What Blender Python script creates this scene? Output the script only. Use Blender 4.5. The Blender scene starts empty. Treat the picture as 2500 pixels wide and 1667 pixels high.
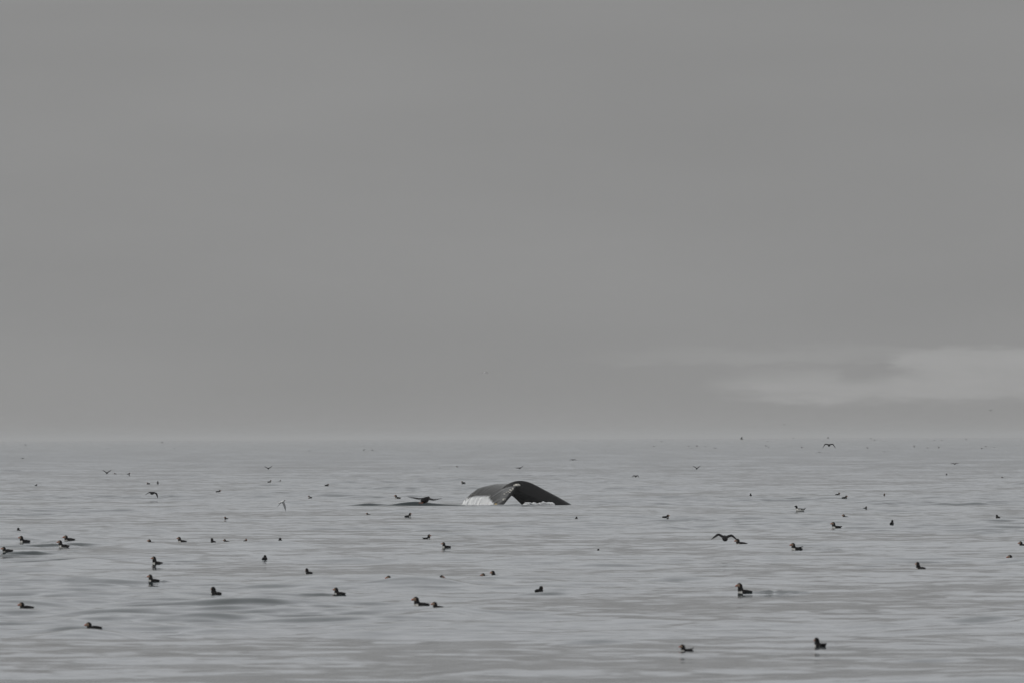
import bpy, math, random
import numpy as np
from mathutils import Matrix, Vector

rng = np.random.default_rng(11)
random.seed(5)
scn = bpy.context.scene
col = scn.collection

# ------------------------------------------------------------------ camera
CAM_H = 2.5                       # eye height on a small boat, metres
LENS = 300.0
FPX = LENS / 36.0 * 2500.0        # focal length in photograph pixels
PITCH = math.radians(0.649)
ROLL = 0.0037
cam_d = bpy.data.cameras.new('camera')
cam = bpy.data.objects.new('camera', cam_d)
col.objects.link(cam)
cam_d.lens = LENS
cam_d.sensor_width = 36.0
cam_d.clip_start = 1.0
cam_d.clip_end = 200000.0
FWD = Vector((0, math.cos(PITCH), math.sin(PITCH)))
UP0 = Vector((0, -math.sin(PITCH), math.cos(PITCH)))
RIGHT = Vector((math.cos(ROLL), 0, 0)) - UP0 * math.sin(ROLL)
UP = UP0 * math.cos(ROLL) + Vector((math.sin(ROLL), 0, 0))
M = Matrix.Identity(4)
for i in range(3):
    M[i][0], M[i][1], M[i][2] = RIGHT[i], UP[i], -FWD[i]
M[2][3] = CAM_H
cam.matrix_world = M
cam_d.dof.use_dof = True
cam_d.dof.focus_distance = 330.0
cam_d.dof.aperture_fstop = 9.0
scn.camera = cam

# ------------------------------------------------------------------ sky
SUN_EL, SUN_AZ = math.radians(42), math.radians(-112)   # weak veiled sun, high on the left behind the boat
world = bpy.data.worlds.new('World')
scn.world = world
world.use_nodes = True
nt = world.node_tree
nt.nodes.clear()


def N(tree, typ, **kw):
    n = tree.nodes.new(typ)
    for k, v in kw.items():
        setattr(n, k, v)
    return n


def L(tree, a, b):
    tree.links.new(a, b)


def mth(tree, op, a, b=None, c=None, clamp=False):
    n = N(tree, 'ShaderNodeMath', operation=op, use_clamp=clamp)
    for i, v in enumerate((a, b, c)):
        if v is None:
            continue
        if isinstance(v, (int, float)):
            n.inputs[i].default_value = v
        else:
            L(tree, v, n.inputs[i])
    return n.outputs[0]


def step(tree, v, lo, hi):
    n = N(tree, 'ShaderNodeMapRange', interpolation_type='SMOOTHSTEP')
    L(tree, v, n.inputs[0])
    n.inputs[1].default_value = lo
    n.inputs[2].default_value = hi
    return n.outputs[0]


tc = N(nt, 'ShaderNodeTexCoord')
sep = N(nt, 'ShaderNodeSeparateXYZ')
L(nt, tc.outputs['Generated'], sep.inputs[0])
dx, dy, dz = sep.outputs
sky = N(nt, 'ShaderNodeTexSky', sky_type='NISHITA', sun_disc=False)
sky.sun_elevation = SUN_EL
sky.sun_rotation = SUN_AZ
sky.air_density = 1.0
sky.dust_density = 4.0
# overcast deck: dim fog bank low down, brighter towards the zenith
ramp = N(nt, 'ShaderNodeValToRGB')
L(nt, mth(nt, 'MAXIMUM', dz, 0.0), ramp.inputs[0])
el = ramp.color_ramp.elements
stops = [(0.0, .274, .272, .270), (0.012, .272, .272, .271), (0.0515, .261, .261, .260),
         (0.060, .43, .440, .452), (0.078, .523, .536, .553), (0.22, .542, .556, .574), (0.5, .59, .604, .614), (1.0, .66, .672, .68)]
el[0].position, el[0].color = stops[0][0], (*stops[0][1:], 1)
el[1].position, el[1].color = stops[-1][0], (*stops[-1][1:], 1)
for s in stops[1:-1]:
    e = el.new(s[0])
    e.color = (*s[1:], 1)
# large soft bands in the deck
cmb = N(nt, 'ShaderNodeCombineXYZ')
L(nt, mth(nt, 'MULTIPLY', dx, 16.0), cmb.inputs[0])
L(nt, mth(nt, 'MULTIPLY', dy, 3.0), cmb.inputs[1])
L(nt, mth(nt, 'MULTIPLY', dz, 70.0), cmb.inputs[2])
nz = N(nt, 'ShaderNodeTexNoise')
nz.inputs['Scale'].default_value = 1.0
nz.inputs['Detail'].default_value = 3.0
nz.inputs['Roughness'].default_value = 0.45
L(nt, cmb.outputs[0], nz.inputs['Vector'])
bands = mth(nt, 'MULTIPLY_ADD', mth(nt, 'SUBTRACT', nz.outputs[0], 0.5), 0.19, 1.0)
# low bright breaks in the bank
cm2 = N(nt, 'ShaderNodeCombineXYZ')
L(nt, mth(nt, 'MULTIPLY', dx, 90.0), cm2.inputs[0])
L(nt, mth(nt, 'MULTIPLY', dz, 420.0), cm2.inputs[2])
n2 = N(nt, 'ShaderNodeTexNoise')
n2.inputs['Scale'].default_value = 1.0
n2.inputs['Detail'].default_value = 5.0
n2.inputs['Roughness'].default_value = .6
L(nt, cm2.outputs[0], n2.inputs['Vector'])
wob = mth(nt, 'SUBTRACT', n2.outputs[0], 0.5)
zz = mth(nt, 'MULTIPLY_ADD', wob, 0.0042, dz)
xx = mth(nt, 'MULTIPLY_ADD', wob, 0.018, dx)


def lobe(x0, x1, x2, x3, z0, z1, z2, z3):
    a = mth(nt, 'MULTIPLY', step(nt, xx, x0, x1), mth(nt, 'SUBTRACT', 1.0, step(nt, xx, x2, x3)))
    b = mth(nt, 'MULTIPLY', step(nt, zz, z0, z1), mth(nt, 'SUBTRACT', 1.0, step(nt, zz, z2, z3)))
    return mth(nt, 'MULTIPLY', a, b)


front = step(nt, dy, 0.0, 0.3)
breaks = mth(nt, 'ADD', lobe(.023, .031, .40, .75, .0034, .0052, .0058, .0088),
             mth(nt, 'ADD', lobe(.043, .049, .36, .7, .0056, .0074, .0090, .0108),
                 mth(nt, 'MULTIPLY', lobe(.0, .03, .30, .7, .0082, .0090, .0096, .0108), 0.4)), clamp=True)
breaks = mth(nt, 'SUBTRACT', breaks, mth(nt, 'MULTIPLY', lobe(.037, .041, .044, .050, .0056, .0076, .0080, .0100), .4), clamp=True)
breaks = mth(nt, 'MULTIPLY', mth(nt, 'MULTIPLY', breaks, front), mth(nt, 'MULTIPLY_ADD', n2.outputs[0], 1.3, .33))
bright = mth(nt, 'MULTIPLY', bands, mth(nt, 'MULTIPLY_ADD', breaks, 0.25, 1.0))
vm = N(nt, 'ShaderNodeVectorMath', operation='SCALE')
L(nt, ramp.outputs[0], vm.inputs[0])
L(nt, bright, vm.inputs['Scale'])
bg_cloud = N(nt, 'ShaderNodeBackground')
L(nt, vm.outputs[0], bg_cloud.inputs[0])
bg_sky = N(nt, 'ShaderNodeBackground')
L(nt, sky.outputs[0], bg_sky.inputs[0])
bg_sky.inputs[1].default_value = 0.08
mixs = N(nt, 'ShaderNodeMixShader')
mixs.inputs[0].default_value = 0.02            # a little open sky glows through the deck
L(nt, bg_cloud.outputs[0], mixs.inputs[1])
L(nt, bg_sky.outputs[0], mixs.inputs[2])
out = N(nt, 'ShaderNodeOutputWorld')
L(nt, mixs.outputs[0], out.inputs[0])

# ------------------------------------------------------------------ sun, view
sun_d = bpy.data.lights.new('sun', 'SUN')
sun_d.energy = 0.9
sun_d.angle = math.radians(18)
sun_d.color = (1.0, .95, .88)
sun = bpy.data.objects.new('sun', sun_d)
col.objects.link(sun)
sdir = Vector((math.sin(SUN_AZ) * math.cos(SUN_EL), math.cos(SUN_AZ) * math.cos(SUN_EL), math.sin(SUN_EL)))
sun.rotation_euler = sdir.to_track_quat('Z', 'Y').to_euler()
vs = scn.view_settings
vs.view_transform = 'Standard'
vs.look = 'None'
vs.exposure = 0.0
vs.gamma = 1.0
vs.use_curve_mapping = False
scn.cycles.max_bounces = 6
scn.cycles.volume_bounces = 2
scn.cycles.use_denoising = True
scn.cycles.denoiser = 'OPENIMAGEDENOISE'
scn.cycles.denoising_input_passes = 'RGB_ALBEDO_NORMAL'
scn.cycles.denoising_prefilter = 'ACCURATE'
scn.cycles.sample_clamp_indirect = 4.0


# ------------------------------------------------------------------ helpers
def ray(px, py):
    """direction seen at a pixel of the 2500 x 1667 photograph"""
    return (FWD * FPX + RIGHT * (px - 1250.0) + UP * (833.5 - py)).normalized()


def on_plane(px, py, z=0.0):
    d = ray(px, py)
    t = (z - CAM_H) / d.z
    return d.x * t, d.y * t


def at_range(px, py, D):
    d = ray(px, py)
    t = D / d.y
    return Vector((d.x * t, D, CAM_H + d.z * t))


def tag(o, label=None, cat=None, group=None, kind=None):
    for k, v in (('label', label), ('category', cat), ('group', group), ('kind', kind)):
        if v:
            o[k] = v
    return o


def mat(name, color=(.5, .5, .5), rough=.6, attr=None, spec=.5):
    m = bpy.data.materials.new(name)
    m.use_nodes = True
    t = m.node_tree
    b = t.nodes['Principled BSDF']
    b.inputs['Base Color'].default_value = (*color, 1)
    b.inputs['Roughness'].default_value = rough
    b.inputs['Specular IOR Level'].default_value = spec
    if attr:
        a = N(t, 'ShaderNodeAttribute', attribute_name=attr)
        n = N(t, 'ShaderNodeTexNoise')
        n.inputs['Scale'].default_value = 60.0
        mr = N(t, 'ShaderNodeMapRange')
        L(t, n.outputs[0], mr.inputs[0])
        mr.inputs[3].default_value = .75
        mr.inputs[4].default_value = 1.2
        v = N(t, 'ShaderNodeVectorMath', operation='SCALE')
        L(t, a.outputs['Color'], v.inputs[0])
        L(t, mr.outputs[0], v.inputs['Scale'])
        L(t, v.outputs[0], b.inputs['Base Color'])
    return m


def mesh_obj(name, verts, faces, material, parent=None, colors=None, smooth=True):
    me = bpy.data.meshes.new(name)
    me.from_pydata([tuple(v) for v in verts], [], faces)
    if colors is not None:
        ca = me.color_attributes.new('Col', 'FLOAT_COLOR', 'POINT')
        ca.data.foreach_set('color', np.c_[np.asarray(colors, float), np.ones(len(verts))].ravel())
    me.polygons.foreach_set('use_smooth', [smooth] * len(me.polygons))
    me.materials.append(material)
    me.update()
    o = bpy.data.objects.new(name, me)
    col.objects.link(o)
    o.parent = parent
    return o


def empty(name, loc):
    o = bpy.data.objects.new(name, None)
    col.objects.link(o)
    o.location = loc
    o.empty_display_size = .1
    return o


def catmull(keys, n):
    k = np.asarray(keys, float)
    m = len(k)
    out = []
    for u in np.linspace(0, m - 1, n):
        i = min(int(u), m - 2)
        f = u - i
        p0, p1, p2, p3 = k[max(i - 1, 0)], k[i], k[i + 1], k[min(i + 2, m - 1)]
        out.append(.5 * (2 * p1 + (p2 - p0) * f + (2 * p0 - 5 * p1 + 4 * p2 - p3) * f * f + (3 * p1 - p0 - 3 * p2 + p3) * f ** 3))
    return np.array(out)


def loft(keys, n, seg):
    """keys: x, z, tangent angle in degrees, half width, half height"""
    r = catmull(keys, n)
    ph = np.linspace(0, 2 * math.pi, seg, endpoint=False)
    V, F = [], []
    for x, z, a, w, h in r:
        a = math.radians(a)
        w, h = max(w, .001), max(h, .001)
        for p in ph:
            V.append((x - math.sin(a) * h * math.sin(p), w * math.cos(p), z + math.cos(a) * h * math.sin(p)))
    for i in range(n - 1):
        for j in range(seg):
            k = (j + 1) % seg
            F.append((i * seg + j, i * seg + k, (i + 1) * seg + k, (i + 1) * seg + j))
    F.append(tuple(range(seg))[::-1])
    F.append(tuple((n - 1) * seg + j for j in range(seg)))
    return V, F


# ------------------------------------------------------------------ the sea surface (world-space height field)
WX, WY = on_plane(1268.0, 1231.5)               # where the tail breaks the water
G = .00237 / .956                               # metres per unit of the tail's layout drawing
comps = []


def waves(lams, slope_rms, n, spread, mean, modulated):
    for _ in range(n):
        lam = math.exp(rng.uniform(math.log(lams[0]), math.log(lams[1])))
        k = 2 * math.pi / lam
        d = mean + rng.normal(0, spread)
        s = math.radians(slope_rms) * math.sqrt(2.0 / n)
        comps.append((k * math.sin(d), k * math.cos(d), s / k, rng.uniform(0, 2 * math.pi), modulated))


waves((16, 40), .45, 12, .45, .2, 0)
waves((5, 14), 1.05, 20, .5, -.1, 0)
waves((1.7, 4.5), 2.4, 30, .7, .1, 1)
waves((.5, 1.6), 2.1, 38, .65, 0.0, 2)
mods = [(2 * math.pi / rng.uniform(9, 60), rng.uniform(0, math.pi), rng.uniform(0, 6.28)) for _ in range(10)]
features = []                                   # (kind, x, y, parameters)


def patch(x, y):
    v = 0
    for k, d, p in mods:
        v = v + np.sin(k * (math.sin(d) * x * .8 + math.cos(d) * y * .45) + p)
    v = v / math.sqrt(len(mods) / 2)
    return np.clip(.78 + .45 * v, .34, 2.2)


def sea_height(x, y, sx=0.0, sy=0.0):
    """height of the water at x, y; waves finer than the local mesh spacing sx, sy fade out"""
    x = np.asarray(x, np.float64)
    y = np.asarray(y, np.float64)
    pm = patch(x, y)
    h = np.zeros(np.broadcast(x, y).shape)
    for kx, ky, a, p, m in comps:
        fade = np.exp(-((kx * sx) ** 2 + (ky * sy) ** 2) * .06)
        t = a * np.sin(kx * x + ky * y + p) * fade
        h = h + (t * pm if m == 1 else (t * pm * pm if m == 2 else t))
    calm = 1 - .75 * np.exp(-(((x - WX) / 3.2) ** 2 + ((y - WY) / 5) ** 2))
    h = h * calm
    for f in features:
        h = h + f(x, y)
    return h


def ridge(pts, sy, y0, tilt=0.0):
    """a crest running sideways: pts = (x, height)"""
    xs = [p[0] for p in pts]
    hs = [p[1] for p in pts]

    def f(x, y):
        yy = y - y0 - tilt * (x - xs[0])
        hh = np.interp(x, xs, hs, left=0, right=0)
        s = np.where(yy < 0, sy, sy * 3.2)
        return np.where(np.abs(yy) < sy * 11, hh * np.exp(-(yy / s) ** 2), 0)
    features.append(f)


def hump(x0, y0, h, sx, sy):
    def f(x, y):
        return h * np.exp(-((x - x0) / sx) ** 2 - ((y - y0) / sy) ** 2)
    features.append(f)


def ripples(x0, y0, sx, sy, amp, lam, ang=0.0):
    k = 2 * math.pi / lam

    def f(x, y):
        w = np.exp(-((x - x0) / sx) ** 2 - ((y - y0) / sy) ** 2)
        a = k * ((y - y0) * math.cos(ang) + (x - x0) * math.sin(ang))
        return amp * w * (np.sin(a) + .7 * np.sin(a * .63 + 2.4 * (x - x0)) + .6 * np.sin(1.4 * a - 4.1 * (x - x0) + 1))
    features.append(f)


def wx(px):                                     # sideways metres at the whale's range
    return on_plane(px, 1232.0)[0]


# crests pushed up by the diving whale
ridge([(wx(925), 0), (wx(945), .025), (wx(962), .06), (wx(980), .11), (wx(1000), .15), (wx(1015), .165), (wx(1032), .155), (wx(1050), .12), (wx(1068), .09), (wx(1090), .065),
       (wx(1112), .055), (wx(1135), .03), (wx(1150), 0)], .09, WY - .9)
ridge([(wx(790), 0), (wx(820), .02), (wx(850), .03), (wx(872), .06), (wx(892), .095), (wx(905), .10), (wx(922), .075), (wx(945), .045), (wx(980), .03), (wx(1000), 0)], .10, WY - .2)
ridge([(wx(860), 0), (wx(885), .02), (wx(925), .035), (wx(960), .02), (wx(1000), .03), (wx(1040), .012), (wx(1070), 0)], .10, WY - 1.9)
ridge([(wx(1110), 0), (wx(1150), .045), (wx(1190), .06), (wx(1230), .05), (wx(1275), .03), (wx(1300), .035), (wx(1352), .018), (wx(1420), .022), (wx(1480), .014), (wx(1530), 0)], .10, WY - 2.6)
ridge([(wx(1540), 0), (wx(1610), .06), (wx(1720), .085), (wx(1830), .07), (wx(1920), 0)], .75, on_plane(1700, 1223)[1])
ripples(WX - .6, WY - 3.4, 2.0, .9, .018, .6)
ripples(WX - .45, WY - 5.6, 1.25, 2.0, .024, .62, .12)

MARCH = 78.0 * np.exp(np.linspace(0, math.log(3500.0 / 78.0), 9000))


def float_at(px, py):
    """the first point of the water met by the sight line through a pixel"""
    d = ray(px, py)
    x = d.x / d.y * MARCH
    z = CAM_H + d.z / d.y * MARCH
    sy_ = np.where(MARCH < 345, .1, .38 * (MARCH / 450.) ** 2)
    h = sea_height(x, MARCH, .078 * MARCH * 2 / 300, sy_)
    k = int(np.argmax(z < h))
    return Vector((x[k], MARCH[k], h[k]))


WATER_PATCHES = [  # px, py, half width px, half depth m, amplitude, wavelength
    (70, 1334, 110, 1.6, .024, .6), (175, 1330, 70, 1.4, .022, .55), (140, 1366, 150, 1.4, .012, .6), (60, 1350, 90, 1.2, .018, .6), (370, 1300, 90, 3.0, .006, 1.2),
    (430, 1370, 120, 2.0, .009, .9), (1090, 1326, 120, 2.6, .010, 1.3), (1320, 1450, 140, 1.4, .010, 1.1),
    (2250, 1372, 100, 1.6, .012, 1.0), (2120, 1382, 60, 1.4, .010, 1.0), (1500, 1312, 90, 2.0, .010, 1.2),
    (2390, 1300, 150, 5.0, .020, 4.2), (2380, 1510, 160, 2.0, .022, 2.4), (2250, 1612, 150, 1.0, .013, 1.5),
    (1420, 1568, 170, 1.6, .016, 1.9), (1620, 1414, 90, 2.2, .016, 2.2), (150, 1535, 80, 1.0, .012, 1.4),
    (560, 1605, 60, .6, .004, .8), (760, 1605, 70, .6, .005, .8), (960, 1567, 90, 1.2, .006, 1.4),
]
for px, py, hw, sd, amp, lam in WATER_PATCHES:
    x, y, _z = float_at(px, py)
    ripples(x, y, hw * y / FPX, sd, amp, lam, random.uniform(-.15, .15))

# ------------------------------------------------------------------ the birds: where, how, which
# swimmers: px, py (waterline), heading deg (180 = to the left, 90 = away), pose, scale, hidden by crest, label
SWIM = [
    (313, 1157, 5, 'up', 1.0, 0, 'far dark puffin facing right, upper left, beside a low-flying bird'),
    (282, 1156, 200, 'low', .8, 0, 'small far puffin between the V-winged flyer and an upright puffin, upper left'),
    (363, 1180, 170, 'low', .85, 0, 'low far puffin, left one of a close pair above the dark flyer at left'),
    (385, 1178, 80, 'up', .9, 0, 'upright far puffin, right one of a close pair above the dark flyer at left'),
    (657, 1176, 0, 'up', 1.0, 0, 'far puffin facing right straight below the small V-winged flyer left of centre'),
    (682, 1173, 10, 'head', .8, .03, 'small far puffin just right of another below a V-winged flyer'),
    (797, 1184, 0, 'low', 1.0, 0, 'low far puffin facing right, alone, left of the whale and above the white tern'),
    (532, 1200, 0, 'low', 1.05, 0, 'low puffin facing right, alone, between the dark flyer and the white tern'),
    (972, 1216, 180, 'up', 1.05, 0, 'pale-faced puffin facing left just above the bird skimming the wave by the whale'),
    (1132, 1178, 180, 'low', 1.0, 0, 'small puffin facing left just above the left end of the whale tail'),
    (995, 1260, 0, 'up', 1.0, 0, 'puffin facing right just below the dark wave left of the whale'),
    (1117, 1139, 185, 'low', .9, 0, 'far low puffin, right one of two specks above the whale tail'),
    (1074, 1141, 100, 'low', .6, .02, 'tiny far puffin, left one of two specks above the whale tail'),
    (46, 1293, 100, 'head', 1.0, .04, 'black dome of a puffin half hidden by a ripple near the left edge'),
    (62, 1322, 180, 'up', 1.05, 0, 'brown-headed puffin at the left edge, uppermost left of the rippled group'),
    (171, 1318, 180, 'low', 1.1, 0, 'low pale-faced puffin at the right end of the rippled group, left edge'),
    (157, 1334, 180, 'up', 1.05, 0, 'white-breasted puffin in front of the rippled group near the left edge'),
    (20, 1345, 175, 'low', 1.1, 0, 'low puffin cut close to the left edge, lowest of the rippled group'),
    (373, 1321, 180, 'head', 1.0, .05, 'only the pale head of a puffin shows, right of the rippled left group'),
    (446, 1322, 180, 'up', .95, 0, 'puffin with pink bill facing left, left one of a loose row left of centre'),
    (521, 1323, 125, 'up', .9, 0, 'black puffin turned away with tail to the right, middle of the left row'),
    (684, 1320, 95, 'head', .95, .02, 'black puffin seen from behind, below and right of the white tern'),
    (758, 1214, 180, 'up', .75, 0, 'small upright puffin facing left, right of the white tern'),
    (233, 1365, 175, 'head', .9, .05, 'only the brown head of a puffin shows, below the rippled left group'),
    (386, 1375, 168, 'tall', 1.05, 0, 'long-necked puffin with red bill and white breast, broken reflection, left'),
    (377, 1418, 165, 'up', 0.97, 0, 'brown-headed puffin trailing a short dark wake, below the red-billed long-necked one'),
    (67, 1484, 180, 'low', 1.15, 0, 'low flat puffin with red bill by the left edge, lower left'),
    (232, 1525, 180, 'low', 1.05, .055, 'puffin sunk behind a ripple, only red-billed head and tail tip show, lower left'),
    (646, 1364, 80, 'low', .9, 0, 'black upright puffin seen from behind, left of centre, no tail showing'),
    (755, 1399, 128, 'up', .85, 0, 'black puffin turned away with thin tail to the right and small reflection'),
    (529, 1451, 130, 'up', 1.05, 0, 'puffin with orange-brown head and pale flank, lower left of centre'),
    (831, 1450, 150, 'up', 0.92, 0, 'dark puffin at the right end of a dark ripple, lower centre left'),
    (1040, 1315, 0, 'cocked', .95, 0, 'black puffin facing right with cocked tail, below the whale'),
    (1091, 1335, 168, 'up', 0.92, 0, 'puffin with orange bill facing left, in front of the cocked-tailed one'),
    (961, 1412, 180, 'head', 1.0, .05, 'only head and bill of a puffin show, leftmost of the lower centre row'),
    (1068, 1410, 10, 'head', .9, .05, 'small dark head of a puffin, second in the lower centre row'),
    (1190, 1407, 180, 'low', .9, .02, 'brown-headed puffin, left one of the close pair below the whale'),
    (1214, 1408, 155, 'up', 0.98, 0, 'white-breasted puffin, right one of the close pair below the whale'),
    (1031, 1477, 180, 'up', 1.15, 0, 'largest puffin, red bill, facing left at the lower centre'),
    (1074, 1476, 180, 'head', 1.05, .055, 'head of a puffin showing right behind the largest puffin at lower centre'),
    (1407, 1264, 90, 'head', .75, .03, 'tiny dark dome of a puffin below the right end of the whale'),
    (1624, 1262, 0, 'low', .95, 0, 'brown puffin facing right, alone between the whale and the razorbill'),
    (1460, 1340, 90, 'head', .7, .06, 'tiny dark speck of a puffin head, alone right of centre'),
    (1315, 1443, 55, 'low', .9, 0, 'grey blurred puffin riding a low crest, below and right of centre'),
    (1833, 1209, 90, 'up', .8, 0, 'narrow upright black puffin, above and left of the razorbill'),
    (2044, 1206, 0, 'head', .95, .02, 'small puffin head, upper one of a pair above and right of the razorbill'),
    (2061, 1215, 0, 'low', 1.0, 0, 'flat-backed puffin facing right, lower one of a pair right of the razorbill'),
    (2066, 1260, 180, 'head', 1.0, .04, 'puffin head with small red bill, between the razorbill and the tail-up puffin'),
    (2044, 1288, 180, 'tailup', 1.05, 0, 'puffin with pointed raised tail and white breast, right of the razorbill'),
    (1812, 1325, 180, 'head', 1.15, .03, 'red-billed puffin head by the right wingtip of the large arched-wing flyer'),
    (1947, 1341, 180, 'wingup', 1.1, 0, 'orange-billed puffin lifting its wing tip over a broken dark reflection'),
    (2177, 1278, 70, 'up', .85, 0, 'black puffin turned away with tail to the left, right part'),
    (2437, 1262, 120, 'head', .95, .02, 'black domed puffin near the right edge, alone'),
    (2502, 1330, 180, 'head', 1.1, .02, 'puffin at the right edge of which only the red bill is in view'),
    (2478, 1363, 180, 'head', 1.05, .045, 'head of a puffin with long red bill close to the right edge'),
    (2249, 1388, 140, 'tall', 0.97, 0, 'puffin with raised orange-brown head and low tail, right part'),
    (2311, 1159, 90, 'up', .9, 0, 'far black triangular puffin near the right edge below a flyer'),
    (1820, 1446, 178, 'tall', 1.12, 0, 'red-billed white-breasted puffin pulling a long dark wake, lower right'),
    (1679, 1588, 165, 'wingup', 1.05, 0, 'blurred grey-backed puffin with orange face, nearest, lower right'),
    (2004, 1577, 125, 'cocked', 0.85, 0, 'blurred black puffin turned away, nearest, lower right corner region'),
]
SPECKS = [(87, 1184, 'tiny dark speck of a puffin near the left edge, left of the black downswept-winged flyer'),
          (901, 1255, 'tiny speck of a puffin below the left end of the dark wave by the whale'),
          (554, 1265, 'tiny speck of a puffin alone below and left of the white tern'),
          (555, 1321, 'tiny low puffin just right of the black turned-away puffin in the left row'),
          (2159, 1207, 'tiny speck of a puffin on the water, upper of two specks right of the razorbill'),
          (2111, 1240, 'tiny speck of a puffin on the water, lower of two specks right of the razorbill'),
          (2448, 1165, 'tiny speck of a puffin by the right edge, right of the triangular far puffin'),
          (598, 1320, 'tiniest speck of a puffin at the right end of the left row')]
# wakes: px from, px to, py, height, width
for x0, x1, py, hh, sy in ((1826, 1985, 1446, .042, .065), (1960, 2060, 1341, .028, .065), (735, 822, 1451, .030, .06), (392, 416, 1419, .03, .06),
                           (80, 250, 1337, .026, .07), (70, 190, 1323, .026, .07), (100, 220, 1345, .022, .07), (10, 110, 1349, .02, .07), (120, 240, 1330, .02, .07),
                           (2058, 2130, 1288, .02, .08), (395, 470, 1376, .022, .07), (1260, 1390, 1450, .024, .2)):
    ax, ay, _z = float_at(x0, py)
    bx, by, _z = float_at(x1, py)
    if abs(by - ay) > 2.5:
        bx, by = ax + (x1 - x0) * ay / FPX, ay
    xs = np.linspace(ax, bx, 34)
    hs = hh * np.sin(np.linspace(.15, math.pi, 34)) ** .35 * rng.uniform(.45, 1.1, 34)
    ridge(list(zip(xs, hs)), sy, ay, (by - ay) / (bx - ax))

WIDE = {(62, 1322): 31, (171, 1318): 32, (157, 1334): 33, (446, 1322): 26, (67, 1484): 42, 
        (1031, 1477): 46, (2044, 1288): 30, (1947, 1341): 34, (995, 1260): 19, (972, 1216): 18,
        (1679, 1588): 38, (232, 1525): 45, (1074, 1476): 40, (1812, 1325): 34, (2478, 1363): 36, (20, 1345): 32}
FLOATS = []
crests = []
for px, py, yaw, pose, sc, hid, label in SWIM:
    drop = hid * FPX / on_plane(px, py)[1]          # a bird behind a crest floats a little farther down the picture than its visible rim
    p = float_at(px, py + drop)
    FLOATS.append(p)
    if hid > 0:
        crests.append((p.x, p.y, hid))
for x_, y_, hid in crests:
    d_ = 1.7 + .004 * y_
    hump(x_, y_ - d_, hid + .012 + d_ * CAM_H / y_, .45 + .0012 * y_, .6 * d_)

# ------------------------------------------------------------------ sea mesh
rows = [-400., -100., -20., 20., 50., 66.]
y = 72.0
while y < 345:
    rows.append(y)
    d = .075 if y < 185 else .11
    if WY - 8.5 < y < WY + 1.8:
        d = .06
    y += d
while y < 42000:
    rows.append(y)
    y += max(.12, .38 * (y / 450.0) ** 2)
rows = np.array(rows)
spacing_y = np.gradient(rows)
NC = 300
inner = np.linspace(-1, 1, NC)
outer = np.array([1.3, 1.8, 3, 6, 14, 40])
u = np.r_[-outer[::-1], inner, outer]
half = .078 * np.maximum(rows, 60.0) + 1.5
X = half[:, None] * u[None, :]
Y = np.repeat(rows[:, None], len(u), 1)
SX = np.gradient(u)[None, :] * half[:, None]
SY = np.repeat(spacing_y[:, None], len(u), 1)
Z = np.empty_like(X)
for i in range(0, len(rows), 300):
    sl = slice(i, i + 300)
    Z[sl] = sea_height(X[sl], Y[sl], SX[sl], SY[sl])
nr, ncol = X.shape
idx = np.arange(nr * ncol, dtype=np.int32).reshape(nr, ncol)
quads = np.stack([idx[:-1, :-1], idx[:-1, 1:], idx[1:, 1:], idx[1:, :-1]], -1).reshape(-1, 4)
me = bpy.data.meshes.new('sea')
me.vertices.add(nr * ncol)
me.vertices.foreach_set('co', np.stack([X, Y, Z], -1).astype(np.float32).ravel())
nq = len(quads)
me.loops.add(nq * 4)
me.loops.foreach_set('vertex_index', quads.ravel())
me.polygons.add(nq)
me.polygons.foreach_set('loop_start', np.arange(0, nq * 4, 4, dtype=np.int32))
me.polygons.foreach_set('loop_total', np.full(nq, 4, np.int32))
me.polygons.foreach_set('use_smooth', np.ones(nq, bool))
me.update()
me.validate()
sea = bpy.data.objects.new('sea', me)
col.objects.link(sea)
tag(sea, 'calm grey sea with low swell and fine ripples', 'sea', kind='structure')
mw = bpy.data.materials.new('sea_water')
mw.use_nodes = True
t = mw.node_tree
b = t.nodes['Principled BSDF']
b.inputs['Base Color'].default_value = (.020, .029, .032, 1)
gp = N(t, 'ShaderNodeNewGeometry')
sp = N(t, 'ShaderNodeSeparateXYZ')
L(t, gp.outputs['Position'], sp.inputs[0])
rg = N(t, 'ShaderNodeMapRange')                 # ripples too fine for the mesh: rougher farther out
L(t, sp.outputs[1], rg.inputs[0])
rg.inputs[1].default_value = 150.0
rg.inputs[2].default_value = 1100.0
rg.inputs[3].default_value = .085
rg.inputs[4].default_value = .15
L(t, rg.outputs[0], b.inputs['Roughness'])


def ripple_slope(scale, detail, amount):
    """slopes of ripples finer than the mesh, as a world-space vector"""
    mp = N(t, 'ShaderNodeMapping')
    mp.inputs['Scale'].default_value = scale
    L(t, gp.outputs['Position'], mp.inputs[0])
    n_ = N(t, 'ShaderNodeTexNoise')
    n_.inputs['Scale'].default_value = 1.0
    n_.inputs['Detail'].default_value = detail
    L(t, mp.outputs[0], n_.inputs['Vector'])
    sb = N(t, 'ShaderNodeVectorMath', operation='SUBTRACT')
    L(t, n_.outputs['Color'], sb.inputs[0])
    sb.inputs[1].default_value = (.5, .5, .5)
    sc_ = N(t, 'ShaderNodeVectorMath', operation='SCALE')
    L(t, sb.outputs[0], sc_.inputs[0])
    if isinstance(amount, float):
        sc_.inputs['Scale'].default_value = amount
    else:
        L(t, amount, sc_.inputs['Scale'])
    fl_ = N(t, 'ShaderNodeVectorMath', operation='MULTIPLY')
    L(t, sc_.outputs[0], fl_.inputs[0])
    fl_.inputs[1].default_value = (1, 1, 0)
    return fl_.outputs[0]


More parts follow.
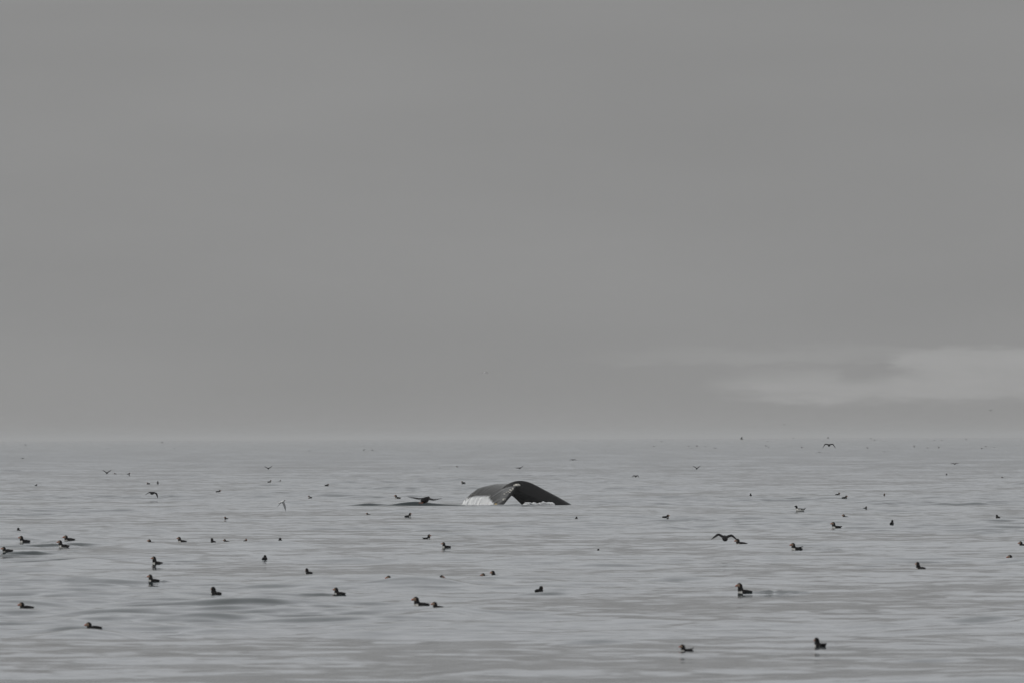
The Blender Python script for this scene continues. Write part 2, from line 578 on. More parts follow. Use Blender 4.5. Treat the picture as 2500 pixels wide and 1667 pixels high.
far_amt = N(t, 'ShaderNodeMapRange')
L(t, sp.outputs[1], far_amt.inputs[0])
far_amt.inputs[1].default_value = 330.0
far_amt.inputs[2].default_value = 1500.0
far_amt.inputs[3].default_value = 0.0
far_amt.inputs[4].default_value = .40
ad1 = N(t, 'ShaderNodeVectorMath', operation='ADD')
L(t, gp.outputs['Normal'], ad1.inputs[0])
L(t, ripple_slope((.14, .05, 0), 4.0, far_amt.outputs[0]), ad1.inputs[1])
ad2 = N(t, 'ShaderNodeVectorMath', operation='ADD')
L(t, ad1.outputs[0], ad2.inputs[0])
L(t, ripple_slope((2.2, 3.2, 0), 2.0, .13), ad2.inputs[1])
nrm = N(t, 'ShaderNodeVectorMath', operation='NORMALIZE')
L(t, ad2.outputs[0], nrm.inputs[0])
L(t, nrm.outputs[0], b.inputs['Normal'])
b.inputs['IOR'].default_value = 1.333
me.materials.append(mw)

# ------------------------------------------------------------------ haze over the water
hz = bpy.data.meshes.new('haze')
hx, hy0, hy1, hz0, hz1 = 60000., -3000., 60000., -4., 12.
hv = [(x, y, z) for x in (-hx * 4, hx * 4) for y in (hy0, hy1) for z in (hz0, hz1)]
hz.from_pydata(hv, [], [(0, 1, 3, 2), (4, 6, 7, 5), (0, 4, 5, 1), (2, 3, 7, 6), (0, 2, 6, 4), (1, 5, 7, 3)])
haze = bpy.data.objects.new('haze', hz)
col.objects.link(haze)
tag(haze, 'thin pale sea haze lying over the water', 'haze', kind='stuff')
mh = bpy.data.materials.new('haze_air')
mh.use_nodes = True
t = mh.node_tree
t.nodes.clear()
pv = N(t, 'ShaderNodeVolumePrincipled')
pv.inputs['Color'].default_value = (.86, .86, .86, 1)
pv.inputs['Density'].default_value = 1.1e-4
o_ = N(t, 'ShaderNodeOutputMaterial')
L(t, pv.outputs[0], o_.inputs['Volume'])
hz.materials.append(mh)

# ------------------------------------------------------------------ the whale's tail
TH = math.radians(17)
HEAD = np.array([math.cos(TH), math.sin(TH), 0])
SPAN = np.array([-math.sin(TH), math.cos(TH), 0])
T_ = [0, .25, .5, .75, .9, 1]
A_LE = [0, .25, .62, 1.05, 1.33, 1.55]
A_LE_NEAR = [0, .30, .64, .98, 1.22, 1.55]
T_TE = [0, .05, .25, .5, .75, .9, 1]
A_TE = [1.08, 1.19, 1.29, 1.36, 1.43, 1.49, 1.58]
ZF_LE = [.80, .81, .79, .67, .45, .16]
ZF_TE = [.37, .36, .34, .33, .29, .21, .09]
ZN_LE = [.765, .72, .51, .27, .11, -.05]
ZN_TE = [.37, .34, .27, .17, .06, -.01, -.07]


def serr(t, side):
    return .045 * math.sin(t * 71 + side) * math.sin(t * 29 + 2 * side) + .022 * math.sin(t * 173 + side * 3)


def smooth_interp(x, xp, fp):
    return float(np.interp(x, xp, fp) * .5 + .25 * np.interp(x - .05, xp, fp) + .25 * np.interp(x + .05, xp, fp))


def fluke_point(t, c, side):
    """side +1 = far lobe, -1 = near lobe; c = 0 leading edge, 1 trailing edge"""
    a0 = smooth_interp(t, T_, A_LE if side > 0 else A_LE_NEAR)
    a1 = np.interp(t, T_TE, A_TE) + serr(t, side) * min(1, t * 8)
    z0 = smooth_interp(t, T_, ZF_LE if side > 0 else ZN_LE)
    z1 = smooth_interp(t, T_TE, ZF_TE if side > 0 else ZN_TE)
    a = a0 + (a1 - a0) * c
    f = c ** 1.25
    z = z0 + (z1 - z0) * f + .055 * math.sin(math.pi * c) * (1 - .55 * t)
    return HEAD * -a + SPAN * (side * 2.0 * t) + np.array([0, 0, z])


V, F = [], []
for side in (1, -1):
    nt_, nc_ = 90, 22
    for layer in (1, -1):
        base = len(V)
        for i in range(nt_):
            tt = i / (nt_ - 1)
            for j in range(nc_):
                c = j / (nc_ - 1)
                p = fluke_point(tt, c, side)
                th = (.11 * (1 - tt) + .028) * (math.sin(math.pi * min(1, (c + .02)) ** .6) ** .6 if 0 < c < 1 else 0) + .016 + .040 * (1 - c) ** 3
                V.append(p + np.array([0, 0, th * (layer - 1)]))
        for i in range(nt_ - 1):
            for j in range(nc_ - 1):
                q = [base + i * nc_ + j, base + i * nc_ + j + 1, base + (i + 1) * nc_ + j + 1, base + (i + 1) * nc_ + j]
                F.append(q if layer * side > 0 else q[::-1])
    top, bot = base - nt_ * nc_, base
    loop = [(i, 0) for i in range(nt_)] + [(nt_ - 1, j) for j in range(1, nc_)] + [(i, nc_ - 1) for i in range(nt_ - 2, -1, -1)] + [(0, j) for j in range(nc_ - 2, 0, -1)]
    for k in range(len(loop)):
        (i0, j0), (i1, j1) = loop[k], loop[(k + 1) % len(loop)]
        q = [top + i0 * nc_ + j0, top + i1 * nc_ + j1, bot + i1 * nc_ + j1, bot + i0 * nc_ + j0]
        F.append(q if side > 0 else q[::-1])
# tail stock: deep, narrow, running down to the right under the water
ST = [(940, .60, .48, .05), (985, .70, .45, .08), (1040, .785, .42, .11), (1100, .85, .36, .13), (1170, .90, .23, .15), (1230, .915, .09, .165), (1300, .905, -.06, .18),
      (1400, .845, -.22, .215), (1500, .735, -.36, .25), (1600, .605, -.5, .285), (1720, .455, -.64, .32), (1850, .29, -.8, .36), (2000, .085, -1.0, .40),
      (2070, -.02, -1.1, .42), (2250, -.35, -1.3, .45)]
st = catmull(ST, 60)
base = len(V)
SEG = 28
for px, zt, zb, w in st:
    s = (px - 1230) * G
    cz, hh = (zt + zb) / 2, (zt - zb) / 2
    for k in range(SEG):
        p = 2 * math.pi * k / SEG
        cs, sn = math.cos(p), math.sin(p)
        ww = w * math.copysign(abs(cs) ** .9, cs) * (1 - .25 * abs(sn))
        V.append(HEAD * s + SPAN * ww + np.array([0, 0, cz + hh * sn]))
for i in range(len(st) - 1):
    for k in range(SEG):
        F.append((base + i * SEG + k, base + (i + 1) * SEG + k, base + (i + 1) * SEG + (k + 1) % SEG, base + i * SEG + (k + 1) % SEG))
F.append(tuple(base + k for k in range(SEG)))
F.append(tuple(base + (len(st) - 1) * SEG + k for k in range(SEG))[::-1])

mk = bpy.data.materials.new('whale_skin')
mk.use_nodes = True
t = mk.node_tree
b = t.nodes['Principled BSDF']
b.inputs['Specular IOR Level'].default_value = .2
tcn = N(t, 'ShaderNodeTexCoord')
n1 = N(t, 'ShaderNodeTexNoise')
n1.inputs['Scale'].default_value = 7.0
n1.inputs['Detail'].default_value = 6.0
L(t, tcn.outputs['Object'], n1.inputs['Vector'])
mpn = N(t, 'ShaderNodeMapping')
mpn.inputs['Scale'].default_value = (1.2, 9, 4)
L(t, tcn.outputs['Object'], mpn.inputs[0])
n3 = N(t, 'ShaderNodeTexNoise')
n3.inputs['Scale'].default_value = 5.0
n3.inputs['Detail'].default_value = 5.0
L(t, mpn.outputs[0], n3.inputs['Vector'])
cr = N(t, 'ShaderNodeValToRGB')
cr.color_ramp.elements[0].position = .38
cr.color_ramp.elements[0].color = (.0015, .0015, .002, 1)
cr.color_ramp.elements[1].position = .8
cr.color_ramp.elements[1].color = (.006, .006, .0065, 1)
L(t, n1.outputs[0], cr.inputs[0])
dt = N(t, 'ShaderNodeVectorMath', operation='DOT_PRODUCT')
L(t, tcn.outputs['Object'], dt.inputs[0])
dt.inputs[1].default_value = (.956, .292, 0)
sheen_mask = N(t, 'ShaderNodeMapRange', interpolation_type='SMOOTHSTEP')  # blends black stock into paler flukes, side light put into the colour
L(t, mth(t, 'MULTIPLY_ADD', n3.outputs[0], .5, dt.outputs['Value']), sheen_mask.inputs[0])
sheen_mask.inputs[1].default_value = .12
sheen_mask.inputs[2].default_value = -.30
cr2 = N(t, 'ShaderNodeValToRGB')  # mottled fluke skin, painted paler to stand for wet sheen and side light
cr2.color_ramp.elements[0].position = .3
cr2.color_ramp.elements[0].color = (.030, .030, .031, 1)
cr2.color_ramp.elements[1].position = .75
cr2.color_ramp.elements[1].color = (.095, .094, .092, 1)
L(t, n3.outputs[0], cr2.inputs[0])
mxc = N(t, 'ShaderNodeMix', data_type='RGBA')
L(t, sheen_mask.outputs[0], mxc.inputs[0])
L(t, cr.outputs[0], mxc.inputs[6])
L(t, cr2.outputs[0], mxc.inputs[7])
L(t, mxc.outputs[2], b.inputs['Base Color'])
mr = N(t, 'ShaderNodeMapRange')
L(t, n3.outputs[0], mr.inputs[0])
mr.inputs[1].default_value = .3
mr.inputs[2].default_value = .7
mr.inputs[3].default_value = .13
mr.inputs[4].default_value = .26
L(t, mr.outputs[0], b.inputs['Roughness'])
bw = N(t, 'ShaderNodeBump')
bw.inputs['Strength'].default_value = .15
bw.inputs['Distance'].default_value = .03
L(t, n3.outputs[0], bw.inputs['Height'])
L(t, bw.outputs[0], b.inputs['Normal'])
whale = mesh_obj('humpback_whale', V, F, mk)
whale.location = (WX, WY, 0)
rm = whale.modifiers.new('skin', 'REMESH')
rm.mode = 'VOXEL'
rm.voxel_size = .016
rm.use_smooth_shade = True
sm = whale.modifiers.new('relax', 'SMOOTH')
sm.factor = .5
sm.iterations = 2
tag(whale, 'black humpback whale tail arching out of the sea as it dives', 'whale')

white_foam = mat('foam_white', (.80, .81, .82), .55)
m_barn = mat('barnacle_rim_white', (.62, .60, .55), .8)
m_barn2 = mat('barnacle_ochre', (.50, .36, .14), .8)
curtain_white = mat('falling_water_white', (.88, .89, .90), .4)


def blob(n=7, seg=6, r=1.0, j=.25):
    V, F = [], []
    for i in range(n):
        ph = math.pi * (i + .5) / n
        for k in range(seg):
            a = 2 * math.pi * k / seg
            q = r * random.uniform(1 - j, 1 + j)
            V.append((q * math.sin(ph) * math.cos(a), q * math.sin(ph) * math.sin(a), q * math.cos(ph)))
    for i in range(n - 1):
        for k in range(seg):
            F.append((i * seg + k, (i + 1) * seg + k, (i + 1) * seg + (k + 1) % seg, i * seg + (k + 1) % seg))
    F.append(tuple(range(seg))[::-1])
    F.append(tuple((n - 1) * seg + k for k in range(seg)))
    return V, F


# barnacle clusters and bright water-rim blobs along the near leading edge and at the near tip
bv, bf = blob(5, 6, 1, .3)
bm_shared = None
spots = [(.03, .04, .06), (.05, .1, .05), (.06, .0, .055), (.09, .03, .06), (.11, .12, .045), (.13, .0, .05), (.17, .02, .03), (.36, .03, .026), (.40, .0, .03), (.42, .10, .03), (.46, .02, .036), (.48, .16, .024),  # larger blobs near the root stand in for the bright rim of running water
         (.50, .22, .03), (.53, .03, .03), (.56, .30, .03), (.78, .05, .03), (.81, .12, .028), (.76, .2, .02)]
for t_, c_, r_ in spots:
    p = fluke_point(t_, c_, -1)
    if bm_shared is None:
        o = mesh_obj('barnacle', bv, bf, m_barn, whale)
        bm_shared = o.data
    else:
        o = bpy.data.objects.new('barnacle', bm_shared)
        col.objects.link(o)
        o.parent = whale
    o.location = p + np.array([0, -.03, .0])
    o.scale = (r_ * random.uniform(1, 1.8), r_, r_ * random.uniform(.6, 1.1))
    o.rotation_euler = (0, random.uniform(-.8, -.2), random.uniform(0, 3))
for t_, c_, r_ in ((.93, .85, .04), (.96, .8, .045), (.90, .97, .03)):
    o = mesh_obj('barnacle', *blob(5, 6, 1, .3), m_barn2, whale)
    o.location = fluke_point(t_, c_, -1) + np.array([0, -.02, .03])
    o.scale = (r_, r_, r_ * 1.2)
    tag(o, 'ochre barnacle patch at the tip of the near fluke')

# ------------------------------------------------------------------ water pouring off the flukes
V, F = [], []


def filament(p, zb, w, lean, thick):
    """one falling thread of water, tapering, with a little belly"""
    b0 = len(V)
    n = 5
    h = p[2] - zb
    for i in range(n):
        f = i / (n - 1)
        ww = w * (.55 + .9 * f - .35 * f * f) * random.uniform(.8, 1.2)
        x = p[0] + lean * h * f ** .8
        y = p[1] - .05 * f + random.uniform(-.006, .006)
        z = p[2] - h * f ** 1.15
        for k in range(4):
            a = math.pi / 4 + math.pi / 2 * k
            V.append((x + ww * math.cos(a), y + thick * math.sin(a), z))
    for i in range(n - 1):
        for k in range(4):
            F.append((b0 + i * 4 + k, b0 + (i + 1) * 4 + k, b0 + (i + 1) * 4 + (k + 1) % 4, b0 + i * 4 + (k + 1) % 4))
    F.append(tuple(b0 + k for k in range(4))[::-1])
    F.append(tuple(b0 + (n - 1) * 4 + k for k in range(4)))


W0 = np.array([WX, WY, 0])
for i in range(620):
    tt = random.random()
    p = W0 + fluke_point(tt, random.uniform(.93, 1.0), 1) - np.array([0.0, 0.0, .01])
    filament(p, random.uniform(-.05, .0), random.uniform(.006, .022), random.uniform(-.62, -.38), random.uniform(.006, .02))
for i in range(300):
    tt = random.random() ** 1.1
    p = W0 + fluke_point(tt * .92, random.uniform(.95, 1.01), -1) - np.array([.02, 0, .01])
    filament(p, random.uniform(-.06, -.02), random.uniform(.006, .02), random.uniform(-.62, -.38), random.uniform(.006, .02))
for i in range(60):
    p = W0 + fluke_point(random.uniform(.88, 1), random.uniform(.0, .9), 1)
    filament(p, -.04, random.uniform(.006, .02), random.uniform(-.5, -.2), .012)
curtain = mesh_obj('falling_water', V, F, curtain_white, smooth=True)
tag(curtain, 'white curtain of water pouring off the trailing edge of the flukes', 'falling water', kind='stuff')
# foam against the tail stock
V, F = [], []
for i in range(420):
    f = random.random()
    px = 1278 + 76 * f
    env = .085 + .035 * math.sin(f * 17) * math.sin(f * 7 + 1) + .02 * math.sin(f * 41)
    env *= min(1, 8 * f + .3, 8 * (1 - f) + .35)
    r = random.uniform(.008, .03)
    c = (wx(px) , WY - 1.75 + .45 * f + random.uniform(-.25, .2), random.uniform(-.01, max(env, .01)))
    b0 = len(V)
    bv, bf = blob(5, 6, r, .3)
    V += [(v[0] * 1.3 + c[0], v[1] + c[1], v[2] + c[2]) for v in bv]
    F += [tuple(b0 + k for k in q) for q in bf]
for i in range(160):
    tt, sd = random.random(), random.choice((1, 1, -1))
    q = W0 + fluke_point(tt, 1.0, sd)
    r = random.uniform(.006, .022)
    c = (q[0] - .5 * q[2] + random.uniform(-.08, .04), q[1] - .08 + random.uniform(-.2, .1), random.uniform(-.015, .025))
    b0 = len(V)
    bv, bf = blob(5, 6, r, .3)
    V += [(v[0] * 1.6 + c[0], v[1] + c[1], v[2] * .8 + c[2]) for v in bv]
    F += [tuple(b0 + k for k in q_) for q_ in bf]
foam = mesh_obj('foam', V, F, white_foam)
tag(foam, 'white foam heaped against the foot of the whale tail', 'foam', kind='stuff')

# ------------------------------------------------------------------ birds
plumage = mat('plumage', rough=.8, attr='Col', spec=.16)
keratin = mat('bill_keratin', rough=.45, attr='Col', spec=.4)
eye_mat = mat('eye_dark', (.01, .008, .008), .2)
skin_orange = mat('foot_orange', (.24, .07, .025), .6)
BLACK = np.array((.0055, .005, .0055))
WHITE = np.array((.74, .73, .70))
CHEEK = np.array((.24, .17, .125))  # grey cheek with the warm light painted into its tone


def puffin_colors(V, neck_z):
    C = []
    for x, y, z in V:
        c = BLACK.copy()
        if neck_z + .004 < z < neck_z + .050 and x > .092 and abs(y) > .010:
            c = CHEEK.copy()
        elif x > .060 and z < neck_z - .035 and z < .040:
            c = WHITE.copy()
        elif z < .010 and x > -.09:
            c = WHITE * .9
        C.append(c)
    return C


def add_wing_tips(V, C, F, raise_):
    """folded primaries lying along the back, a thin curved blade on each side"""
    for s in (1, -1):
        b0 = len(V)
        n = 9
        for i in range(n):
            f = i / (n - 1)
            x = .03 - .14 * f
            zc = .058 - .012 * f + raise_ * f * f
            hw = .021 * (1 - f) ** .5 * (1 if f > .06 else .5) + .002
            yo = s * (.048 * (1 - f * .75))
            V += [(x, yo + s * .004, zc + hw * .45), (x, yo + s * .016, zc - hw), (x, yo - s * .012, zc + hw * .3)]
            C += [BLACK * 1.3] * 3
        for i in range(n - 1):
            for k in range(3):
                q = (b0 + i * 3 + k, b0 + i * 3 + (k + 1) % 3, b0 + (i + 1) * 3 + (k + 1) % 3, b0 + (i + 1) * 3 + k)
                F.append(q if s < 0 else q[::-1])
        F.append((b0, b0 + 1, b0 + 2))
        F.append((b0 + (n - 1) * 3, b0 + (n - 1) * 3 + 2, b0 + (n - 1) * 3 + 1))


def bill_mesh(x, z, length, depth, tip_drop=.010):
    """tall, narrow, curved bill: rings shrinking towards the hooked tip"""
    V, F, C = [], [], []
    n, seg = 8, 8
    for i in range(n):
        f = i / (n - 1)
        h = depth * (1 - f ** 1.5) * .5 + .0015
        w = .0085 * (1 - f) ** .7 + .0012
        for k in range(seg):
            a = 2 * math.pi * k / seg
            V.append((x + length * f, w * math.cos(a), z - tip_drop * f * f + h * math.sin(a)))
            C.append((.10, .10, .12) if f < .22 else ((.40, .20, .07) if f < .36 else (.38, .050, .022)))
    for i in range(n - 1):
        for k in range(seg):
            F.append((i * seg + k, i * seg + (k + 1) % seg, (i + 1) * seg + (k + 1) % seg, (i + 1) * seg + k))
    F.append(tuple(range(seg))[::-1])
    F.append(tuple((n - 1) * seg + k for k in range(seg)))
    return V, F, C


def make_puffin(neck, tail, raise_):
    """neck = extra neck height, tail = extra tail height, raise_ = wing-tip lift"""
    nz_ = .084 + neck
    keys = [(-.160, .030 + tail, 0, .010, .003), (-.140, .030 + tail * .75, 0, .028, .009), (-.112, .027 + tail * .35, 4, .044, .024),
            (-.070, .020 + tail * .1, 3, .062, .042), (-.020, .016, 0, .072, .050), (.028, .016, 5, .069, .052), (.062, .026, 32, .057, .049),
            (.076, .048 + neck * .25, 62, .050, .047), (.080, .070 + neck * .6, 82, .042, .042), (.083, nz_, 84, .037, .038),
            (.088, nz_ + .020, 58, .037, .040), (.101, nz_ + .030, 22, .036, .038), (.116, nz_ + .029, 2, .029, .031),
            (.128, nz_ + .027, -6, .016, .019), (.134, nz_ + .025, -6, .005, .007)]
    keys = [((.05 + (k[0] - .05) * .75) if k[0] < .05 else k[0],) + k[1:] for k in keys]
    V, F = loft(keys, 46, 20)
    C = puffin_colors(V, nz_)
    add_wing_tips(V, C, F, raise_)
    body = mesh_obj('body', V, F, plumage, None, C)
    bV, bF, bC = bill_mesh(.124, nz_ + .024, .042, .035)
    bill = mesh_obj('bill', bV, bF, keratin, None, bC)
    eyes = []
    ev, ef = blob(6, 8, .0042, 0)
    for s in (1, -1):
        e = mesh_obj('eye', ev, ef, eye_mat)
        e.location = (.108, s * .0285, nz_ + .037)
        eyes.append(e)
    parts = [body, bill] + eyes
    out = [(p.name.split('.')[0], p.data, p.location.copy()) for p in parts]
    for p in parts:
        bpy.data.objects.remove(p)
    return out


POSES = {'up': make_puffin(.0, .0, .0), 'low': make_puffin(-.030, .002, .0), 'tall': make_puffin(.022, -.008, -.004), 'head': make_puffin(-.018, -.012, -.012),
         'cocked': make_puffin(.004, .040, .018), 'tailup': make_puffin(-.002, .026, .016), 'wingup': make_puffin(-.004, .006, .042)}


def place(parts, name, loc, yaw, scale, label, cat, group, pitch=0.0):
    root = empty(name, loc)
    root.rotation_euler = (0, -pitch, yaw)
    root.scale = (scale,) * 3
    for nm, me_, lo in parts:
        o = bpy.data.objects.new(nm, me_)
        col.objects.link(o)
        o.parent = root
        o.location = lo
    tag(root, label, cat, group)
    return root


for (px, py, yaw, pose, sc, hid, label), p in zip(SWIM, FLOATS):
    p = p - Vector((0, 0, .018 * sc))
    wide = WIDE.get((px, py), 0)                 # measured lengths of the larger ones, in pixels
    parts = POSES[pose]
    if p.y > 260:
        parts = parts[:2]
    place(parts, 'puffin', p, math.radians(yaw + random.uniform(-8, 8)), (sc * .93 * random.uniform(.97, 1.03)) if wide == 0 else wide * p.y / FPX / .274, label, 'puffin', 'puffins swimming on the sea',
          random.uniform(-.03, .05))
for px, py, lab in SPECKS:
    p = float_at(px, py)
    p.z -= .03
    place(POSES['head'][:2], 'puffin', p, random.uniform(0, 6.28), .7, lab, 'puffin', 'puffins swimming on the sea')

# razorbill: black above, white below, cocked tail, blunt black bill
keys = [(-.215, .105, -30, .006, .003), (-.185, .082, -32, .018, .008), (-.150, .056, -22, .036, .022), (-.105, .036, -6, .056, .040), (-.045, .028, 0, .072, .053),
        (.02, .028, 4, .070, .055), (.062, .042, 34, .056, .050), (.084, .070, 66, .042, .040), (.090, .100, 84, .034, .033), (.094, .126, 70, .032, .032),
        (.106, .142, 32, .031, .031), (.124, .145, 4, .025, .025), (.140, .142, -4, .014, .015), (.146, .141, -4, .004, .005)]
V, F = loft(keys, 46, 20)
C = []
for x, y_, z in V:
    white = (z < .044 and x > -.15) or (x > .045 and z < .072)
    C.append(WHITE if white else BLACK)
add_wing_tips(V, C, F, .02)
rz_body = mesh_obj('body', V, F, plumage, None, C)
bV, bF, bC = bill_mesh(.136, .139, .040, .024, .006)
rz_bill = mesh_obj('bill', bV, bF, keratin, None, [(.012, .012, .012)] * len(bC))
rz = [('body', rz_body.data, Vector((0, 0, 0))), ('bill', rz_bill.data, Vector((0, 0, 0)))]
bpy.data.objects.remove(rz_body)
bpy.data.objects.remove(rz_bill)
place(rz, 'razorbill', float_at(1952, 1246) - Vector((0, 0, .006)), math.radians(182), 1.08, 'black and white razorbill with cocked tail floating above its dark reflection', 'razorbill', None)


# ---- birds on the wing
def wing_mesh(V, F, C, s, root, half, chord, a1, a2, sweep1, sweep2, color, thick=.014, tipw=.16, twist=.55):
    """s = +1 left wing; a1, a2 = arm and hand dihedral in degrees; sweeps in metres of backward shift"""
    n, seg = 16, 8
    b0 = len(V)
    p = np.array(root, float)
    d = half / (n - 1)
    for i in range(n):
        f = i / (n - 1)
        g = min(1, max(0, (f - .28) / .3))
        g = g * g * (3 - 2 * g)
        a = math.radians(a1 + (a2 - a1) * g)
        if i:
            p = p + np.array([0, s * math.cos(a) * d, math.sin(a) * d])
        sw = sweep1 * min(f / .4, 1) + sweep2 * max(0, (f - .4) / .6) ** 1.3
        ch = chord * (1 - .12 * f if f < .45 else (.946 - (.946 - tipw) * ((f - .45) / .55) ** 1.4))
        th = thick * (1 - .8 * f)
        up = np.array([0, -s * math.sin(a), math.cos(a)])
        for k in range(seg):
            q = 2 * math.pi * k / seg
            V.append(tuple(p + np.array([sw + ch * .5 * math.cos(q) * math.cos(twist), 0, 0]) + up * (th * math.sin(q) + ch * .5 * math.cos(q) * math.sin(twist))))
            C.append(color)
    for i in range(n - 1):
        for k in range(seg):
            q = (b0 + i * seg + k, b0 + i * seg + (k + 1) % seg, b0 + (i + 1) * seg + (k + 1) % seg, b0 + (i + 1) * seg + k)
            F.append(q if s > 0 else q[::-1])
    F.append(tuple(b0 + k for k in range(seg)))
    F.append(tuple(b0 + (n - 1) * seg + k for k in range(seg)))


def flying_puffin(left, right, half=.265, feet=True, rings=30, belly=True, twist=.55):
    keys = [(-.155, .0, 0, .022, .003), (-.135, .0, 0, .028, .010), (-.10, -.004, 0, .042, .030), (-.05, -.008, 0, .055, .048), (.01, -.006, 0, .058, .054),
            (.06, .002, 6, .049, .046), (.092, .010, 8, .036, .035), (.115, .013, 2, .033, .034), (.135, .012, -4, .030, .031), (.150, .008, -8, .019, .021), (.156, .006, -8, .005, .007)]
    V, F = loft(keys, rings, 16)
    C = []
    for x, y_, z in V:
        c = BLACK * 1.2
        if belly and z < -.018 and -.10 < x < .085:
            c = WHITE * .9
        if x > .118 and abs(y_) > .008 and abs(z) < .03:
            c = CHEEK
        C.append(c)
    for s, (a1, a2, s1, s2) in ((1, left), (-1, right)):
        wing_mesh(V, F, C, s, (.035, s * .03, .02), half, .088, a1, a2, s1, s2, BLACK * 1.5, twist=twist)
    me_b = mesh_obj('body', V, F, plumage, None, C)
    bV, bF, bC = bill_mesh(.146, .004, .046, .034)
    bl = mesh_obj('bill', bV, bF, keratin, None, bC)
    out = [('body', me_b.data, Vector()), ('bill', bl.data, Vector())]
    dele = [me_b, bl]
    if feet:
        fv, ff = loft([(-.19, -.035, 0, .018, .003), (-.175, -.034, 0, .016, .004), (-.155, -.032, 0, .008, .004), (-.12, -.03, 0, .006, .006)], 8, 8)
        ft = mesh_obj('foot', fv, ff, skin_orange)
        out += [('foot', ft.data, Vector((0, .022, 0))), ('foot', ft.data, Vector((0, -.022, 0)))]
        dele.append(ft)
    for o in dele:
        bpy.data.objects.remove(o)
    return out


def flying_white(left, right, half, chord, length, cap=True, wing_grey=(.24, .245, .25), fork=True):
    k = length / .30
    keys = [(-.13, .0, 0, .012, .003), (-.10, .0, 0, .018, .010), (-.06, -.002, 0, .026, .022), (0, -.004, 0, .032, .030), (.05, .0, 4, .028, .026), (.085, .006, 4, .022, .022),
            (.105, .006, 0, .021, .021), (.122, .003, -6, .013, .013), (.128, .002, -6, .004, .004)]
    V, F = loft([(a * k, b_ * k, c, d * k, e * k) for a, b_, c, d, e in keys], 28, 14)
    C = []
    for x, y_, z in V:
        c = np.array((.80, .80, .79))
        if cap and x > .078 * k and z > .004 * k:
            c = BLACK
        C.append(c)
    if fork:
        for s in (1, -1):
            b0 = len(V)
            for i in range(6):
                f = i / 5
                x = -.11 * k - .13 * k * f
                yo = s * (.006 + .028 * f) * k
                w = .009 * k * (1 - f) + .0012
                V += [(x, yo - w, .001), (x, yo + w, .001), (x, yo, .006 * (1 - f) + .003)]
                C += [np.array((.78, .78, .78))] * 3
            for i in range(5):
                for j in range(3):
                    F.append((b0 + i * 3 + j, b0 + i * 3 + (j + 1) % 3, b0 + i * 3 + 3 + (j + 1) % 3, b0 + i * 3 + 3 + j))
    for s, (a1, a2, s1, s2) in ((1, left), (-1, right)):
        wing_mesh(V, F, C, s, (.03 * k, s * .018 * k, .012 * k), half, chord, a1, a2, s1, s2, np.array(wing_grey), .007, .06, .2)
    me_b = mesh_obj('body', V, F, plumage, None, C)
    bV, bF, bC = bill_mesh(.122 * k, .002 * k, .036 * k, .010 * k, .004 * k)
    bl = mesh_obj('bill', bV, bF, keratin, None, [(.30, .04, .03)] * len(bC))
    out = [('body', me_b.data, Vector()), ('bill', bl.data, Vector())]
    bpy.data.objects.remove(me_b)
    bpy.data.objects.remove(bl)
    return out


DOWN = (8, -52, .0, -.05)
ARCH = (30, -34, .01, -.06)
VEE = (38, 34, .0, -.05)
FLAT = (-2, 16, .01, -.05)
BOW = (12, -22, .0, -.05)
fp = 'puffins in flight low over the sea'
FLY = [  # px, py, range, heading, left wing, right wing, half span, roll, label
    (1038, 1219, 156, 62, (-9, 9, .01, -.05), (-9, 15, .01, -.05), .33, 4, 'large dark puffin with outspread wings skimming the wave left of the whale'),
    (1770, 1313, 174, 92, ARCH, (18, -42, .01, -.05), .29, 0, 'large brown puffin with high arched wings flying low, right of centre'),
    (2024, 1086, 400, 88, (14, -58, 0, -.05), (12, -56, 0, -.05), .37, 0, 'black puffin with drooped wings crossing the horizon at right'),
    (372, 1203, 342, 60, (0, -34, 0, -.06), (-8, -62, 0, -.05), .34, 4, 'black puffin with downswept wings flying low at left'),
    (1811, 1071, 800, 170, (52, 48, 0, -.05), (56, 52, 0, -.05), .24, 0, 'dark bird with one wing raised on the horizon, right of centre'),
    (261, 1154, 530, 95, VEE, VEE, .32, 0, 'V-winged puffin flying towards the left pair of far puffins'),
    (655, 1143, 620, 88, (28, 30, 0, -.05), (28, 36, 0, -.05), .32, 0, 'small V-winged puffin flying left of centre'),
    (1399, 1122, 800, 85, BOW, BOW, .32, 0, 'small bow-winged puffin flying above and right of the whale'),
    (1269, 1142, 620, 75, (-4, 4, 0, -.05), (26, 28, 0, -.05), .30, 0, 'puffin flying straight above the whale with left wing raised'),
    (1552, 1162, 520, 88, (16, -46, 0, -.04), (16, -58, 0, -.04), .24, 0, 'round dark puffin with drooped wings flying right of the whale'),
    (1701, 1143, 600, 88, (40, 36, 0, -.05), (36, 40, 0, -.05), .32, 0, 'V-winged puffin flying far out, right of centre'),
    (2331, 1132, 700, 88, (22, -12, 0, -.05), (22, -14, 0, -.05), .32, 0, 'bow-winged puffin flying near the right edge above a black one'),
]
for px, py, D, hd, lw, rw, half_, roll, label in FLY:
    r = place(flying_puffin(lw, rw, half_, feet=D < 160, belly=D > 450, twist=.10 if D < 160 else .5), 'puffin', at_range(px, py, D), math.radians(hd), 1.0, label, 'puffin', fp)
    r.rotation_euler[0] = math.radians(roll)
    r.rotation_euler[1] = math.radians(-8)
tern = place(flying_white((-18, -38, .0, -.10), (-72, -78, .0, -.03), .36, .075, .30), 'tern', at_range(688, 1224, 286), math.radians(28), 1.0,
             'white tern with long grey wings bent down flying left of centre', 'tern', None)
tern.rotation_euler[1] = math.radians(-16)
gull = place(flying_white((14, -44, .0, -.10), (14, -40, .0, -.08), .40, .11, .36, True, (.30, .30, .30), False), 'gull', at_range(1183, 909, 600), math.radians(50), 1.0,
             'small pale gull with drooped wings alone in the grey sky', 'gull', None)
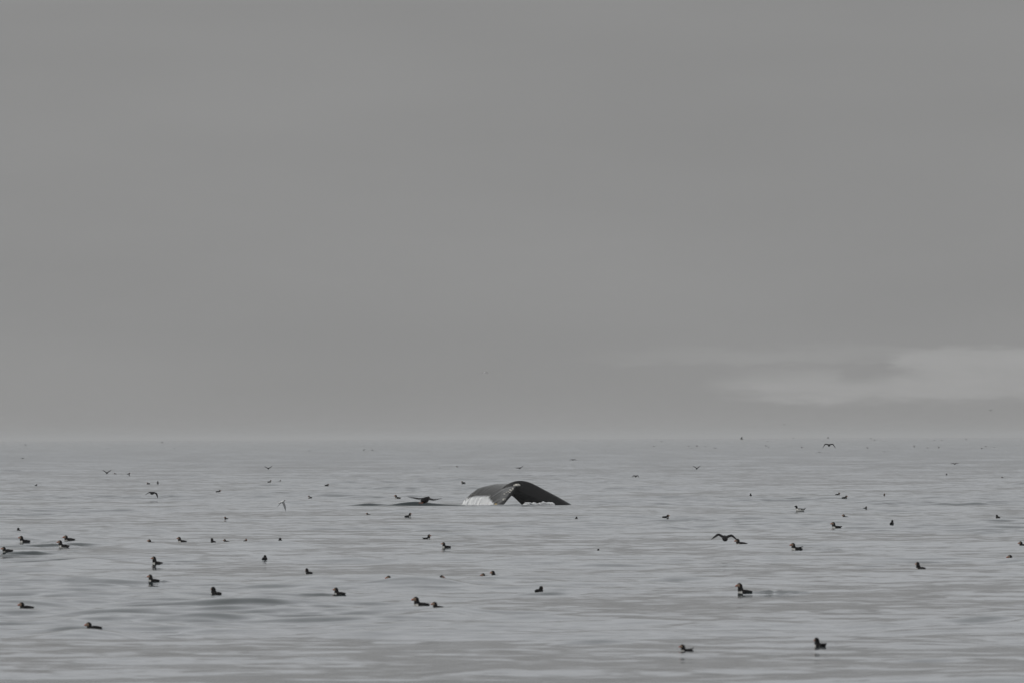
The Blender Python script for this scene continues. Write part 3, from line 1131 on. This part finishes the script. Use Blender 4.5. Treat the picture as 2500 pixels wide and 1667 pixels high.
gull.rotation_euler[1] = math.radians(-14)

# ---- faint birds strung along the horizon
FAR = [(63, 1086), (55, 1118), (264, 1094), (396, 1080), (425, 1094), (755, 1100), (888, 1098), (909, 1098), (1172, 1089), (1597, 1088), (1615, 1077),
       (1681, 1089), (1702, 1089), (1722, 1089), (1746, 1093), (1870, 1088), (1876, 1092), (1874, 1077), (1957, 1092), (2000, 1103), (2117, 1092), (2159, 1102),
       (2232, 1090), (2265, 1092), (2292, 1092), (2281, 1074), (2300, 1074), (2397, 1093), (2407, 1089), (2427, 1091), (1937, 1069), (2022, 1069), (2418, 1002),
       (1915, 1036), (1688, 1094), (2126, 1070), (2135, 1074), (2359, 1073)]
far_poses = [flying_puffin(a, b_, .25, False, 14) for a, b_ in ((DOWN, BOW), (VEE, VEE), (BOW, DOWN), ((60, 55, 0, -.05), (58, 50, 0, -.05)), ((-40, -60, 0, -.04), (-44, -62, 0, -.04)))]
ORD = ['leftmost', 'second', 'third', 'fourth', 'fifth', 'sixth', 'seventh', 'eighth', 'ninth', 'tenth', 'eleventh', 'twelfth', 'thirteenth', 'fourteenth', 'fifteenth',
       'sixteenth', 'seventeenth', 'eighteenth', 'nineteenth', 'twentieth', 'twenty-first', 'twenty-second', 'twenty-third', 'twenty-fourth', 'twenty-fifth', 'twenty-sixth',
       'twenty-seventh', 'twenty-eighth', 'twenty-ninth', 'thirtieth']
rank = {'L': 0, 'R': 0}
FAR.sort()
for i, (px, py) in enumerate(FAR):
    hor = 1069.5 - (px - 1250) * ROLL
    D = 1500 + random.uniform(-250, 350)
    if py > hor + 8:
        D = min(D, 2.2 / ((py - hor) / FPX))
    p = at_range(px, py, D)
    if py < 1040:
        lab = 'faint speck of a bird in the sky ' + ('just above the horizon below the bright cloud' if px < 2000 else 'near the right edge below the bright cloud')
        gp = 'specks of birds in the sky at right'
    else:
        h_ = 'L' if px < 1250 else 'R'
        n_ = ORD[rank[h_]]
        rank[h_] += 1
        lab = 'faint tiny bird along the horizon, %s in the %s half' % (n_ if n_ == 'leftmost' else n_ + ' from the left', 'left' if h_ == 'L' else 'right')
        gp = 'faint birds on the horizon at ' + ('left' if h_ == 'L' else 'right')
    place(far_poses[i % 5], 'bird', p, random.uniform(0, 6.28), random.uniform(.85, 1.1), lab, 'bird', gp)
